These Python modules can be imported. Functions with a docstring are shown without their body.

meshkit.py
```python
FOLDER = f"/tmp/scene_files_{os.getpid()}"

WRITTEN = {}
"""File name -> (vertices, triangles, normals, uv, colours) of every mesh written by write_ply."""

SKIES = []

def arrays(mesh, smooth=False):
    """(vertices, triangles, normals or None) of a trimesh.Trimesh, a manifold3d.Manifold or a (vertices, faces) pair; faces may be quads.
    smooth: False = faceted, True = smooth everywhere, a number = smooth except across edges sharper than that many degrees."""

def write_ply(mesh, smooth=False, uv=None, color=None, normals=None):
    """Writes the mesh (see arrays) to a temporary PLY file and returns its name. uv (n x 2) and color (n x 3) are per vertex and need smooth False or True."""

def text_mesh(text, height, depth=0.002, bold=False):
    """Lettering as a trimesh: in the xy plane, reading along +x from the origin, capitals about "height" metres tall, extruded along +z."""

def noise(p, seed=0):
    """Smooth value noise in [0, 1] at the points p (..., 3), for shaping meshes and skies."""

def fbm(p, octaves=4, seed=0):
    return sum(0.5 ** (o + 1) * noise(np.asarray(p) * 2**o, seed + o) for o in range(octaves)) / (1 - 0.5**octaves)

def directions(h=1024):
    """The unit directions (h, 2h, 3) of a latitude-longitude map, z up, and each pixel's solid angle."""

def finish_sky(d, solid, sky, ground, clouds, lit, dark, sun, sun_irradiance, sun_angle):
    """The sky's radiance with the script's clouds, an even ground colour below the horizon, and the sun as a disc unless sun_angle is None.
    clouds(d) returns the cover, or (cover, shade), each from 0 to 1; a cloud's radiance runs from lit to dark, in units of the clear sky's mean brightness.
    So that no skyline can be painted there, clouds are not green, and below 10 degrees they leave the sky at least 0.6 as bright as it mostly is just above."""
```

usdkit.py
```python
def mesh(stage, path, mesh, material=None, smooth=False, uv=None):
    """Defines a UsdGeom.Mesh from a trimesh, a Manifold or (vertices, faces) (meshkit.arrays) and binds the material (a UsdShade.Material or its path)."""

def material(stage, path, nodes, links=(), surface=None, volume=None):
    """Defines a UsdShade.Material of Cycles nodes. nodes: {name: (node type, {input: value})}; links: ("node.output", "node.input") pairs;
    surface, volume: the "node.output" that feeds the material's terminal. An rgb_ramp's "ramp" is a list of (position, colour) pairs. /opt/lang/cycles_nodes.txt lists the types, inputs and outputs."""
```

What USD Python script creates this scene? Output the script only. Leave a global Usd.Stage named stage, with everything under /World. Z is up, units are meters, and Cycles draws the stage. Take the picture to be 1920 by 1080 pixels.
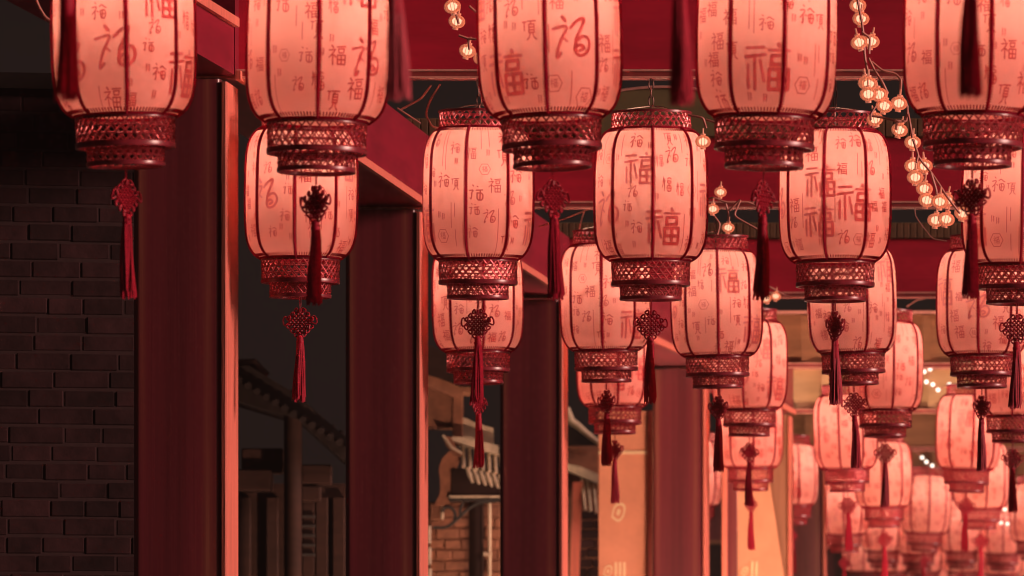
import math, random
import numpy as np
import trimesh
import usdkit
from pxr import Usd, UsdGeom, UsdLux, UsdShade, Gf, Sdf
from shapely.geometry import LineString, Polygon, box as sbox
from shapely.ops import unary_union
from shapely import affinity

stage = Usd.Stage.CreateInMemory()
UsdGeom.SetStageUpAxis(stage, UsdGeom.Tokens.z)
UsdGeom.SetStageMetersPerUnit(stage, 1.0)
world = UsdGeom.Xform.Define(stage, '/World')
stage.SetDefaultPrim(world.GetPrim())
UsdGeom.Scope.Define(stage, '/World/Looks')

# ---------------------------------------------------------------- camera, sky, light
D = 0.32            # lantern diameter in metres; the unit of most sizes below
EYE = 1.6
FPX = 13700.0       # focal length in pixels of the 1920 px wide photograph
YH = 1410.0         # row of the photograph at eye level
cam = UsdGeom.Camera.Define(stage, '/World/camera')
cam.AddTranslateOp().Set(Gf.Vec3d(0, 0, EYE))
cam.AddRotateXOp().Set(90.0)
cam.CreateHorizontalApertureAttr(36.0)
cam.CreateVerticalApertureAttr(20.25)
cam.CreateFocalLengthAttr(FPX / 1920 * 36)
cam.CreateVerticalApertureOffsetAttr((YH - 540) / 1920 * 36)
cam.CreateFStopAttr(12.0)
cam.CreateFocusDistanceAttr(FPX / 205 * D)
cam.CreateClippingRangeAttr(Gf.Vec2f(0.1, 3000))
cam.CreateExposureAttr(0.0)

FILL_AZ, FILL_EL = math.radians(14), math.radians(11)      # azimuth from +x towards the camera
sd = np.array([math.cos(FILL_EL) * math.cos(FILL_AZ), -math.cos(FILL_EL) * math.sin(FILL_AZ), math.sin(FILL_EL)])
FILL_I = 0.86
sun = UsdLux.DistantLight.Define(stage, '/World/sun')  # added warm fill from the right, in place of red glow on the posts
sun.CreateIntensityAttr(FILL_I)
sun.CreateNormalizeAttr(True)
sun.CreateAngleAttr(16.0)
sun.CreateColorAttr(Gf.Vec3f(1.0, 0.58, 0.48))
zax = Gf.Vec3d(*sd)
sun.AddTransformOp().Set(Gf.Matrix4d().SetRotate(Gf.Rotation(Gf.Vec3d(0, 0, 1), zax)))

usdkit.material(stage, '/World/Looks/night_sky', {
    's': ('sky_texture', {'sky_type': 'single_scattering', 'sun_disc': False, 'sun_elevation': FILL_EL,
                          'sun_rotation': math.atan2(sd[0], sd[1])}),
    'h': ('hsv', {'saturation': 0.06}),
    't': ('mix_color', {'blend_type': 'multiply', 'fac': 1.0, 'b': (1.0, 0.93, 0.9)}),
    'b': ('background_shader', {'strength': 0.0008})},
    [('s.color', 'h.color'), ('h.color', 't.a'), ('t.result', 'b.color')], surface='b.background')
dome = UsdLux.DomeLight.Define(stage, '/World/sky')
UsdShade.MaterialBindingAPI.Apply(dome.GetPrim()).Bind(UsdShade.Material.Get(stage, '/World/Looks/night_sky'))
dome.GetPrim().SetCustomDataByKey('kind', 'structure')

# ---------------------------------------------------------------- materials
LK = '/World/Looks/'


def mat(name, base, rough=0.6, spec=0.5, noise=None, bump=None, vary=0.0, coat=0.0, metallic=0.0, stretch=(1, 1, 1)):
    """principled with a two-tone noise colour, optional bump and per-object variation."""
    nodes = {'p': ('principled_bsdf', {'roughness': rough, 'specular_ior_level': spec, 'metallic': metallic, 'coat_weight': coat, 'base_color': base})}
    links = []
    if noise or bump:
        nodes['tc'] = ('texture_coordinate', {})
        nodes['mp'] = ('mapping', {'scale': stretch})
        links += [('tc.object', 'mp.vector')]
    if noise:
        scale, dark = noise
        nodes['n'] = ('noise_texture', {'scale': scale, 'detail': 6.0, 'roughness': 0.65})
        nodes['r'] = ('rgb_ramp', {'ramp': [(0.3, tuple(c * dark for c in base)), (0.68, base)]})
        links += [('mp.vector', 'n.vector'), ('n.fac', 'r.fac')]
        src = 'r.color'
        if vary:
            nodes['oi'] = ('object_info', {})
            nodes['vr'] = ('map_range', {'from_min': 0.0, 'from_max': 1.0, 'to_min': 1 - vary, 'to_max': 1 + vary})
            nodes['h'] = ('hsv', {})
            links += [('oi.random', 'vr.value'), ('vr.result', 'h.value'), (src, 'h.color')]
            src = 'h.color'
        links += [(src, 'p.base_color')]
    if bump:
        bs, bd = bump
        nodes['bn'] = ('noise_texture', {'scale': bs, 'detail': 5.0})
        nodes['bu'] = ('bump', {'strength': 0.6, 'distance': bd})
        links += [('mp.vector', 'bn.vector'), ('bn.fac', 'bu.height'), ('bu.normal', 'p.normal')]
    return usdkit.material(stage, LK + name, nodes, links, surface='p.BSDF')


M = {}
FAB = (0.94, 0.38, 0.35)
M['paper'] = usdkit.material(stage, LK + 'lantern_paper', {
    'tc': ('texture_coordinate', {}),
    'n': ('noise_texture', {'scale': 14.0, 'detail': 5.0}),
    'r': ('rgb_ramp', {'ramp': [(0.3, tuple(c * 0.93 for c in FAB)), (0.7, FAB)]}),
    't': ('translucent_bsdf', {}), 'd': ('diffuse_bsdf', {'color': (0.87, 0.37, 0.32)}), 'm': ('mix_closure', {'fac': 0.50})},
    [('tc.object', 'n.vector'), ('n.fac', 'r.fac'), ('r.color', 't.color'), ('t.BSDF', 'm.closure1'), ('d.BSDF', 'm.closure2')], surface='m.closure')
M['print'] = usdkit.material(stage, LK + 'red_print', {
    't': ('translucent_bsdf', {'color': (0.64, 0.15, 0.17)}), 'd': ('diffuse_bsdf', {'color': (0.5, 0.12, 0.12)}), 'm': ('mix_closure', {'fac': 0.04})},
    [('t.BSDF', 'm.closure1'), ('d.BSDF', 'm.closure2')], surface='m.closure')
M['printpale'] = usdkit.material(stage, LK + 'pale_red_print', {
    't': ('translucent_bsdf', {'color': (0.74, 0.27, 0.31)}), 'd': ('diffuse_bsdf', {'color': (0.5, 0.12, 0.12)}), 'm': ('mix_closure', {'fac': 0.04})},
    [('t.BSDF', 'm.closure1'), ('d.BSDF', 'm.closure2')], surface='m.closure')
M['seam'] = usdkit.material(stage, LK + 'red_braid', {
    't': ('translucent_bsdf', {'color': (0.40, 0.02, 0.07)}), 'd': ('diffuse_bsdf', {'color': (0.42, 0.02, 0.05)}), 'm': ('mix_closure', {'fac': 0.45})},
    [('t.BSDF', 'm.closure1'), ('d.BSDF', 'm.closure2')], surface='m.closure')
M['lattice'] = mat('red_lattice_strip', (0.62, 0.075, 0.10), rough=0.36, spec=0.5, metallic=0.35, noise=(60, 0.5))
M['hoop'] = mat('dark_red_hoop', (0.34, 0.03, 0.05), rough=0.3, spec=0.6, noise=(50, 0.6))
M['cord'] = mat('red_knot_cord', (0.50, 0.02, 0.05), rough=0.45, spec=0.3, noise=(200, 0.6))
M['tassel'] = mat('red_tassel_thread', (0.52, 0.012, 0.045), rough=0.5, spec=0.15, noise=(120, 0.6))
M['bulb'] = usdkit.material(stage, LK + 'lit_bulb', {'e': ('emission', {'color': (1.0, 0.78, 0.55), 'strength': 165.0})}, surface='e.emission')
M['chain'] = mat('dark_steel_chain', (0.12, 0.06, 0.05), rough=0.4, metallic=0.6)
M['wire'] = mat('pale_cable', (0.55, 0.22, 0.18), rough=0.5)
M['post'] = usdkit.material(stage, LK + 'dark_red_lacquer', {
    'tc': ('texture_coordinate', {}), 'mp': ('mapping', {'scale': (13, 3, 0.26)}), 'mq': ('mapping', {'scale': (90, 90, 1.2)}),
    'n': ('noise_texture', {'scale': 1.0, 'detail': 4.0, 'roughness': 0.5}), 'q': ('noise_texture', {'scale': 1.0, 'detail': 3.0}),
    'r': ('rgb_ramp', {'ramp': [(0.34, (0.10, 0.016, 0.022)), (0.52, (0.17, 0.026, 0.036)), (0.60, (0.20, 0.045, 0.040)), (0.70, (0.32, 0.13, 0.075))]}),  # brown end paints warm reflected streaks into the lacquer colour
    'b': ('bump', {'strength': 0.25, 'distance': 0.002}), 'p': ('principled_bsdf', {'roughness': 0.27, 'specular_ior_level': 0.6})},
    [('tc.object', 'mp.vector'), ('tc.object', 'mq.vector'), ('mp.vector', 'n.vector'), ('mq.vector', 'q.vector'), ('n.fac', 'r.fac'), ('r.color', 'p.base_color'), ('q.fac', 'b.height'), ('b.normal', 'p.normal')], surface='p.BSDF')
M['postfar'] = mat('brown_orange_lit_post', (0.42, 0.17, 0.10), rough=0.5, noise=(4, 0.6), bump=(20, 0.002), stretch=(6, 6, 0.4))  # brown-orange stands in for warm light and shade on the far post
M['timber'] = mat('pale_timber_and_lit_side', (0.86, 0.22, 0.16), rough=0.6, noise=(7, 0.72), bump=(20, 0.002), stretch=(8, 8, 0.35))  # salmon also paints the strong light on post sides and beam edges
M['crimson'] = mat('crimson_paint', (0.70, 0.012, 0.055), rough=0.5, noise=(2.2, 0.6), bump=(14, 0.002), stretch=(0.6, 1, 3))
M['beamred'] = mat('deep_red_beam_paint', (0.34, 0.012, 0.04), rough=0.4, noise=(2.2, 0.45), bump=(14, 0.002), stretch=(0.5, 3, 3))
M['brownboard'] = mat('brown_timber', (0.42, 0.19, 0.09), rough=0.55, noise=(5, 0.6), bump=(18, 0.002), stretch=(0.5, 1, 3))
M['litboard'] = mat('ochre_lit_timber', (0.66, 0.42, 0.24), rough=0.55, noise=(4, 0.7), bump=(18, 0.002), stretch=(0.5, 1, 3))  # yellow light on the sixth beam is put into this colour
M['olive'] = mat('olive_canvas', (0.20, 0.16, 0.07), rough=0.85, noise=(4, 0.7), bump=(90, 0.001))
M['reed'] = mat('brown_reed_blind', (0.21, 0.105, 0.05), rough=0.8, noise=(12, 0.5))
M['rail'] = mat('red_brown_rail', (0.40, 0.06, 0.06), rough=0.5, noise=(20, 0.6))
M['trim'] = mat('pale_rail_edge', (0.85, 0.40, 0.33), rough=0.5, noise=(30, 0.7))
M['brick_old'] = mat('dim_dark_brick', (0.042, 0.016, 0.018), rough=0.9, spec=0.2, noise=(6, 0.25), bump=(30, 0.004), vary=0.35)  # dimness of the unlit wall put into the near-black brick colour
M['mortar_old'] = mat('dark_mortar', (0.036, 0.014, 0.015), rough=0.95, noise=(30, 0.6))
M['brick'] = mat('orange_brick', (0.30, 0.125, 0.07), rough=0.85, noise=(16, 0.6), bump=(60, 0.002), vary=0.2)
M['mortar'] = mat('brown_mortar', (0.24, 0.105, 0.06), rough=0.9, noise=(30, 0.7))
M['plaster'] = mat('pale_lime_plaster', (0.62, 0.50, 0.36), rough=0.8, noise=(9, 0.65), bump=(40, 0.003))
M['tile'] = mat('pale_glazed_tile', (0.70, 0.58, 0.42), rough=0.4, noise=(18, 0.5))
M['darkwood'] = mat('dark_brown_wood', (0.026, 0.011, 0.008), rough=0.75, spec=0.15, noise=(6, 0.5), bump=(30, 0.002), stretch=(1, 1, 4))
M['roofdark'] = mat('black_roof_tile', (0.014, 0.009, 0.008), rough=0.8, spec=0.15, noise=(20, 0.5))
M['iron'] = mat('black_iron', (0.015, 0.013, 0.012), rough=0.5)
M['banner'] = mat('orange_banner_cloth', (0.86, 0.36, 0.22), rough=0.7, noise=(6, 0.86), bump=(60, 0.001))
M['bannerprint'] = mat('pale_banner_print', (0.9, 0.68, 0.42), rough=0.7)
M['stone'] = mat('grey_paving_stone', (0.22, 0.19, 0.17), rough=0.75, noise=(2, 0.7))
M['mini'] = usdkit.material(stage, LK + 'clear_amber_shell', {
    't': ('transparent_bsdf', {'color': (1.0, 0.80, 0.66)}), 'd': ('translucent_bsdf', {'color': (0.95, 0.42, 0.26)}), 'g': ('glossy_bsdf', {'color': (0.9, 0.7, 0.6), 'roughness': 0.25}),
    'm': ('mix_closure', {'fac': 0.5}), 'k': ('mix_closure', {'fac': 0.08})},
    [('d.BSDF', 'm.closure1'), ('t.BSDF', 'm.closure2'), ('m.closure', 'k.closure1'), ('g.BSDF', 'k.closure2')], surface='k.closure')
M['core'] = usdkit.material(stage, LK + 'glowing_core', {'e': ('emission', {'color': (1.0, 0.68, 0.52), 'strength': 2.6})}, surface='e.emission')
M['minirib'] = usdkit.material(stage, LK + 'glowing_amber_rib', {'p': ('principled_bsdf', {'base_color': (0.85, 0.30, 0.18), 'roughness': 0.3, 'emission_color': (1.0, 0.36, 0.22), 'emission_strength': 0.22})}, surface='p.BSDF')  # emission imitates core light glowing through the ribs and caps
M['led'] = usdkit.material(stage, LK + 'white_led', {'e': ('emission', {'color': (1.0, 0.85, 0.7), 'strength': 2.2})}, surface='e.emission')

# ---------------------------------------------------------------- helpers
taken = {}


def path_for(name, parent=None):
    base = (str(parent.GetPath()) if parent is not None else '/World') + '/' + name
    n = taken.get(base, 0)
    taken[base] = n + 1
    return base if n == 0 else f'{base}_{n:03d}'


def tag(p, label=None, cat=None, group=None, kind=None):
    for k, v in (('label', label), ('category', cat), ('group', group), ('kind', kind)):
        if v:
            p.SetCustomDataByKey(k, v)
    return p


def obj(name, mesh, m, parent=None, smooth=False, label=None):
    p = usdkit.mesh(stage, path_for(name, parent), mesh, M[m] if isinstance(m, str) else m, smooth=smooth).GetPrim()
    return tag(p, label)


def thing(name, label, cat, loc=(0, 0, 0), rotz=0.0, group=None):
    x = UsdGeom.Xform.Define(stage, path_for(name))
    x.AddTranslateOp().Set(Gf.Vec3d(*map(float, loc)))
    x.AddRotateXYZOp().Set(Gf.Vec3f(0, 0, float(rotz)))
    return tag(x.GetPrim(), label, cat, group)


def P(px, py, w):
    """the point seen at a photograph pixel at the depth where a lantern is w pixels wide"""
    return np.array([(px - 960) / w * D, FPX / w * D, EYE + (YH - py) / w * D])


def cat(ms):
    ms = [m for m in ms if m is not None]
    return trimesh.util.concatenate(ms)


def bx(x0, x1, y0, y1, z0, z1):
    m = trimesh.creation.box((x1 - x0, y1 - y0, z1 - z0))
    m.apply_translation(((x0 + x1) / 2, (y0 + y1) / 2, (z0 + z1) / 2))
    return m


def bevel_box(x0, x1, y0, y1, z0, z1, r):
    """box with its four long (vertical) edges and its ends chamfered"""
    pts = []
    for sx, sy, sz in np.ndindex(2, 2, 2):
        X, Y, Z = (x0, x1)[sx], (y0, y1)[sy], (z0, z1)[sz]
        ix, iy, iz = (r, -r)[sx], (r, -r)[sy], (r, -r)[sz]
        pts += [(X, Y + iy, Z + iz), (X + ix, Y, Z + iz), (X + ix, Y + iy, Z)]
    return trimesh.convex.convex_hull(np.array(pts))


def tube(pts, r, n=5, closed=False, flat=None):
    """sweeps an n-gon of radius r (number or per point) along a polyline"""
    p = np.asarray(pts, float)
    k = len(p)
    r = np.broadcast_to(r, k)
    t = np.roll(p, -1, 0) - np.roll(p, 1, 0) if closed else np.gradient(p, axis=0)
    t /= np.maximum(np.linalg.norm(t, axis=1, keepdims=True), 1e-9)
    ref = np.array([0.0, 1, 0]) if np.abs(t[:, 1]).mean() < 0.8 else np.array([1.0, 0, 0])
    u = np.cross(t, ref)
    u /= np.maximum(np.linalg.norm(u, axis=1, keepdims=True), 1e-9)
    v = np.cross(t, u)
    a = np.arange(n) * 2 * np.pi / n
    ring = p[:, None] + r[:, None, None] * (np.cos(a)[None, :, None] * u[:, None] + np.sin(a)[None, :, None] * v[:, None])
    V = ring.reshape(-1, 3)
    F = []
    for i in range(k if closed else k - 1):
        j = (i + 1) % k
        for b in range(n):
            c = (b + 1) % n
            F += [(i * n + b, i * n + c, j * n + c), (i * n + b, j * n + c, j * n + b)]
    if not closed:
        for b in range(1, n - 1):
            F += [(0, b + 1, b), ((k - 1) * n, (k - 1) * n + b, (k - 1) * n + b + 1)]
    return trimesh.Trimesh(V, F, process=False)


def lathe(prof, n=32, closed=False):
    """prof: (r, z) list; rotates about z"""
    prof = np.asarray(prof, float)
    k = len(prof)
    a = np.arange(n) * 2 * np.pi / n
    V = np.stack([prof[:, None, 0] * np.cos(a), prof[:, None, 0] * np.sin(a), np.repeat(prof[:, 1:2], n, 1)], -1).reshape(-1, 3)
    F = []
    for i in range(k if closed else k - 1):
        j = (i + 1) % k
        for b in range(n):
            c = (b + 1) % n
            F += [(i * n + b, i * n + c, j * n + c), (i * n + b, j * n + c, j * n + b)]
    return trimesh.Trimesh(V, F, process=False)


def prism(poly, y0, y1):
    """shapely polygon in (x, z) given thickness between y0 and y1"""
    ms = []
    for g in getattr(poly, 'geoms', [poly]):
        m = trimesh.creation.extrude_polygon(g, y1 - y0, engine='earcut')
        m.apply_transform(np.array([[1, 0, 0, 0], [0, 0, -1, y1], [0, 1, 0, 0], [0, 0, 0, 1.0]]))
        ms.append(m)
    return cat(ms)


def smooth_line(pts, n=2):
    p = np.asarray(pts, float)
    for _ in range(n):
        q = np.empty((2 * len(p), 2))
        q[0], q[-1] = p[0], p[-1]
        q[1:-1:2] = 0.75 * p[:-1] + 0.25 * p[1:]
        q[2::2] = 0.25 * p[:-1] + 0.75 * p[1:]
        p = q
    return p


# ---------------------------------------------------------------- the printed characters of the lantern paper
A_POLY = [([[.43, .89], [.43, .96], [1.01, .96], [1.01, .89]], []),
          ([[0, .36], [.17, .52], [.31, .72], [.04, .73], [.04, .8], [.21, .81], [.13, .97], [.15, .99], [.19, 1], [.27, .86], [.21, .8], [.38, .8], [.42, .78], [.36, .64], [.29, .54], [.42, .42], [.43, .48], [1, .48], [1, 0], [.92, 0], [.92, .05], [.51, .05], [.51, 0], [.43, 0], [.43, .4], [.38, .35], [.27, .46], [.27, 0], [.19, 0], [.19, .41], [.05, .29], [.04, .29]],
           [[[.75, .13], [.92, .12], [.92, .23], [.75, .23]], [[.75, .31], [.92, .3], [.92, .41], [.75, .41]], [[.51, .13], [.67, .12], [.67, .23], [.51, .23]], [[.51, .31], [.67, .3], [.67, .41], [.51, .41]]]),
          ([[.49, .81], [.95, .81], [.95, .56], [.49, .56]], [[[.56, .63], [.87, .62], [.87, .74], [.57, .74]]])]


def strokes(lines, width, smooth=0):
    out = []
    for l in lines:
        w = width
        if isinstance(l, tuple):
            l, w = l
        p = smooth_line(l, smooth) if smooth and len(l) > 2 else l
        out.append(LineString(p).buffer(w / 2, quad_segs=3))
    return unary_union(out).simplify(0.006)


GLYPH = {}
GLYPH['print'] = unary_union([Polygon(a, b) for a, b in A_POLY]).buffer(.008)
GLYPH['brush'] = strokes([([(.18, .99), (.27, .88)], .09), [(.03, .74), (.38, .79), (.22, .56), (.03, .38)], [(.23, .56), (.23, .0)], ([(.30, .5), (.41, .4)], .08),
                          ([(.48, .92), (.99, .96)], .07), [(.57, .82), (.9, .84), (.86, .63), (.59, .62), (.57, .82)], [(.5, .5), (.52, .03)], [(.5, .5), (.97, .52), (.94, .02)],
                          [(.52, .27), (.94, .28)], [(.73, .5), (.73, .04)], [(.52, .04), (.94, .05)]], .075)
GLYPH['cursive'] = strokes([([(.25, 1.0), (.33, .9)], .08), ([(.02, .70), (.42, .82), (.24, .52), (.10, .1), (.12, .0), (.22, .14)], .07), ([(.27, .5), (.36, .42)], .06),
                            [(.46, .74), (.62, .92), (.84, 1.0), (.74, .76), (.60, .52), (.56, .22)], [(.58, .44), (.84, .58), (.98, .36), (.84, .1), (.6, .08), (.56, .26), (.7, .36), (.82, .26), (.68, .2)]], .08, smooth=2)
GLYPH['running'] = strokes([([(.2, .98), (.28, .9)], .07), [(.02, .7), (.36, .76), (.2, .5), (.02, .34)], [(.22, .52), (.2, .02), (.12, .1)], [(.34, .5), (.42, .44)],
                            [(.5, .74), (.66, .86), (.8, .72), (.94, .66)], [(.54, .5), (.58, .12), (.78, .08)], [(.54, .5), (.84, .58), (.92, .34), (.8, .08)], [(.6, .32), (.84, .34)], [(.7, .52), (.68, .12)]], .078, smooth=2)
GLYPH['dotted'] = strokes([([(.22, .98), (.28, .92)], .08), ([(.5, .92), (.56, .88)], .07), [(.04, .62), (.3, .68), (.16, .46)], [(.2, .5), (.18, .08), (.1, .16)],
                           [(.46, .66), (.86, .7)], [(.52, .5), (.54, .06), (.9, .06), (.9, .5), (.52, .5)], [(.72, .64), (.72, .1)]], .085, smooth=1)
GLYPH['block'] = strokes([([(.03, .95), (.42, .97)], .075), ([(.0, .74), (.46, .80)], .085), ([(.06, .56), (.06, .02)], .075), ([(.22, .72), (.22, .0)], .08), ([(.34, .66), (.44, .18)], .075),
                          ([(.77, 1.04), (.79, 1.0)], .1), ([(.54, .90), (1.04, .90)], .07), [(.62, .78), (.94, .79), (.94, .58), (.60, .57), (.62, .78)], [(.56, .46), (1.02, .47), (1.02, .0), (.55, .0), (.56, .46)],
                          [(.56, .23), (1.02, .23)], [(.79, .46), (.79, .0)]], .095)
GLYPH['seal'] = strokes([[(.0, .93), (.26, .93)], [(.13, .93), (.13, .5)], [(.36, .97), (.98, .97)], [(.66, .97), (.58, .82)], [(.46, .80), (.86, .80), (.86, .36), (.46, .36), (.46, .80)],
                         [(.46, .65), (.86, .65)], [(.46, .5), (.86, .5)], [(.56, .34), (.48, .12), (.32, .0)], [(.74, .34), (.82, .12), (1.0, .0)]], .09)
GLYPH['oval'] = strokes([[(.1, 1.0), (.1, .5), (.0, .3)], [(.22, .9), (.22, .05)], [(.02, .7), (.34, .74)], [(.5, .9), (.68, 1.0), (.88, .9)], [(.5, .76), (.88, .76), (.88, .6), (.5, .6), (.5, .76)],
                         [(.69, .5), (.92, .36), (.88, .08), (.69, .0), (.5, .08), (.46, .36), (.69, .5)], [(.69, .48), (.69, .02)], [(.48, .25), (.9, .25)]], .085, smooth=1)
hexo = Polygon([(math.cos(k * math.pi / 3) * .5 + .5, math.sin(k * math.pi / 3) * .5 + .5) for k in range(6)])
GLYPH['hexagon'] = unary_union([hexo.difference(hexo.buffer(-.045)), affinity.translate(affinity.scale(GLYPH['brush'], .44, .44, origin=(0, 0)), .28, .29)])
GLYPH['stamp'] = strokes([[(.1, 1), (.1, .0)], [(.1, .98), (.36, .92), (.14, .74), (.36, .6), (.12, .46), (.38, .3), (.12, .06)], [(.6, 1), (.6, .02)], [(.6, .9), (.9, .86), (.62, .66), (.9, .6), (.64, .4), (.9, .3), (.62, .04)]], .09)

ZF0, ZF1 = 0.354, 1.54       # the paper's lower and upper edge above the lantern's foot, in lantern diameters
_h = np.array([0, .012, .03, .06, .10, .15, .21, .28, .38, .593])
_r = np.array([.352, .372, .400, .430, .455, .474, .487, .494, .499, .502])


def radius(z):
    t = np.minimum(np.asarray(z) - ZF0, ZF1 - np.asarray(z))
    return np.interp(t, _h, _r)


def on_paper(u, z, lift):
    """u: arc length round the lantern at its waist"""
    th = u / 0.5
    e = 0.004
    dr = (radius(z + e) - radius(z - e)) / (2 * e)
    nl = np.sqrt(1 + dr * dr)
    r = radius(z) + lift / nl
    return np.stack([r * np.sin(th), -r * np.cos(th), z - lift * dr / nl], -1) * D


def cloth_print(t, seed, big):
    """one cloth's printing: characters of several hands, small stamps and ruled lines"""
    rnd = random.Random(seed)
    used = []
    W, z0, z1 = math.pi, ZF0 + .02, ZF1 - .03

    def free(x0, y0, x1, y1):
        return all(x1 < a or x0 > c or y1 < b or y0 > d for a, b, c, d in used)

    def wrap(g, lift=0.0045):
        ms = []
        for q in getattr(g, 'geoms', [g]):
            if q.area < 1e-6:
                continue
            v, f = trimesh.creation.triangulate_polygon(q, engine='earcut')
            v3 = np.column_stack([v, np.zeros(len(v))])
            v3, f = trimesh.remesh.subdivide_to_size(v3, f, 0.06, max_iter=8)
            ms.append(trimesh.Trimesh(on_paper(v3[:, 0], v3[:, 1], lift), f, process=False))
        return cat(ms)

    def put(kind, x, z, s, asp=1.0, rot=0.0):
        g = affinity.scale(GLYPH[kind], s * asp, s, origin=(0, 0))
        if rot:
            g = affinity.rotate(g, rot, origin='centroid')
        used.append((x - .012, z - .012, x + s * asp + .012, z + s + .012))
        return affinity.translate(g, x, z)

    for kind, n, lo, hi in (('block', big, .25, .31), ('cursive', 2, .26, .31)):
        for _ in range(n):
            for _ in range(40):
                s = rnd.uniform(lo, hi)
                x, z = rnd.uniform(0, W - s), rnd.uniform(z0 + .05, z1 - s - .05)
                if free(x, z, x + s, z + s):
                    obj('character', wrap(put(kind, x, z, s)), 'printpale', t)
                    break
    kinds = ['brush', 'cursive', 'running', 'dotted', 'seal', 'oval', 'print', 'hexagon', 'cursive', 'running', 'brush', 'print']
    for k in range(54):
        kind = kinds[k % len(kinds)]
        for _ in range(14):
            s = rnd.uniform(.10, .15) if kind != 'print' else rnd.uniform(.095, .12)
            asp = rnd.uniform(.85, 1.0) if kind not in ('oval', 'seal') else .72
            x, z = rnd.uniform(0, W - s), rnd.uniform(z0, z1 - s)
            if free(x, z, x + s * asp, z + s):
                obj('character', wrap(put(kind, x, z, s, asp, rnd.uniform(-3, 3))), 'print', t)
                break
    stamps, lines = [], []
    for k in range(90):
        x, z = rnd.uniform(0, W - .04), rnd.uniform(z0 + .02, z1 - .06)
        if free(x, z, x + .036, z + .056):
            stamps.append(wrap(put('stamp', x, z, .056, .66)))
    for k in range(44):
        for _ in range(10):
            x, z, l = rnd.uniform(0, W), rnd.uniform(z0, z1 - .16), rnd.uniform(.12, .4)
            l = min(l, z1 - z - .01)
            if free(x - .006, z, x + .006, z + l):
                lines.append(wrap(sbox(x - .0032, z, x + .0032, z + l)))
                used.append((x - .02, z, x + .02, z + l))
                break
    tag(obj('stamps', cat(stamps), 'print', t), kind='stuff')
    tag(obj('ruled_lines', cat(lines), 'print', t), kind='stuff')


def lattice_ring(r0, r1, z0, z1, n, ribs, wr, seed=0):
    """openwork band: n crossing strips each way, and level weavers at the given heights"""
    ms, rnd = [], random.Random(seed)
    turn = (z1 - z0) / ((r0 + r1) / 2) * 0.85
    for s in (-1, 1):
        for k in range(n):
            t = np.linspace(0, 1, 5)
            a = 2 * np.pi * (k + rnd.uniform(-.08, .08)) / n + s * turn * t
            r = r0 + (r1 - r0) * t + s * .004 * np.cos(np.pi * 5 * t)
            ms.append(tube(np.column_stack([r * np.cos(a), r * np.sin(a), z0 + (z1 - z0) * t]) * D, wr * D, 4))
    for h in ribs:
        a = np.arange(48) * 2 * np.pi / 48
        r = r0 + (r1 - r0) * (h - z0) / (z1 - z0) + .006 * np.cos(24 * a)
        ms.append(tube(np.column_stack([r * np.cos(a), r * np.sin(a), np.full(48, h)]) * D, wr * 0.9 * D, 4, closed=True))
    return cat(ms)


def hoop(r, z, tr, tz, n=48):
    return lathe([((r + tr * c) * D, (z + tz * s) * D) for c, s in ((1, -.7), (1, .7), (.6, 1), (-.6, 1), (-1, .7), (-1, -.7), (-.6, -1), (.6, -1))], n, closed=True)


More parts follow.
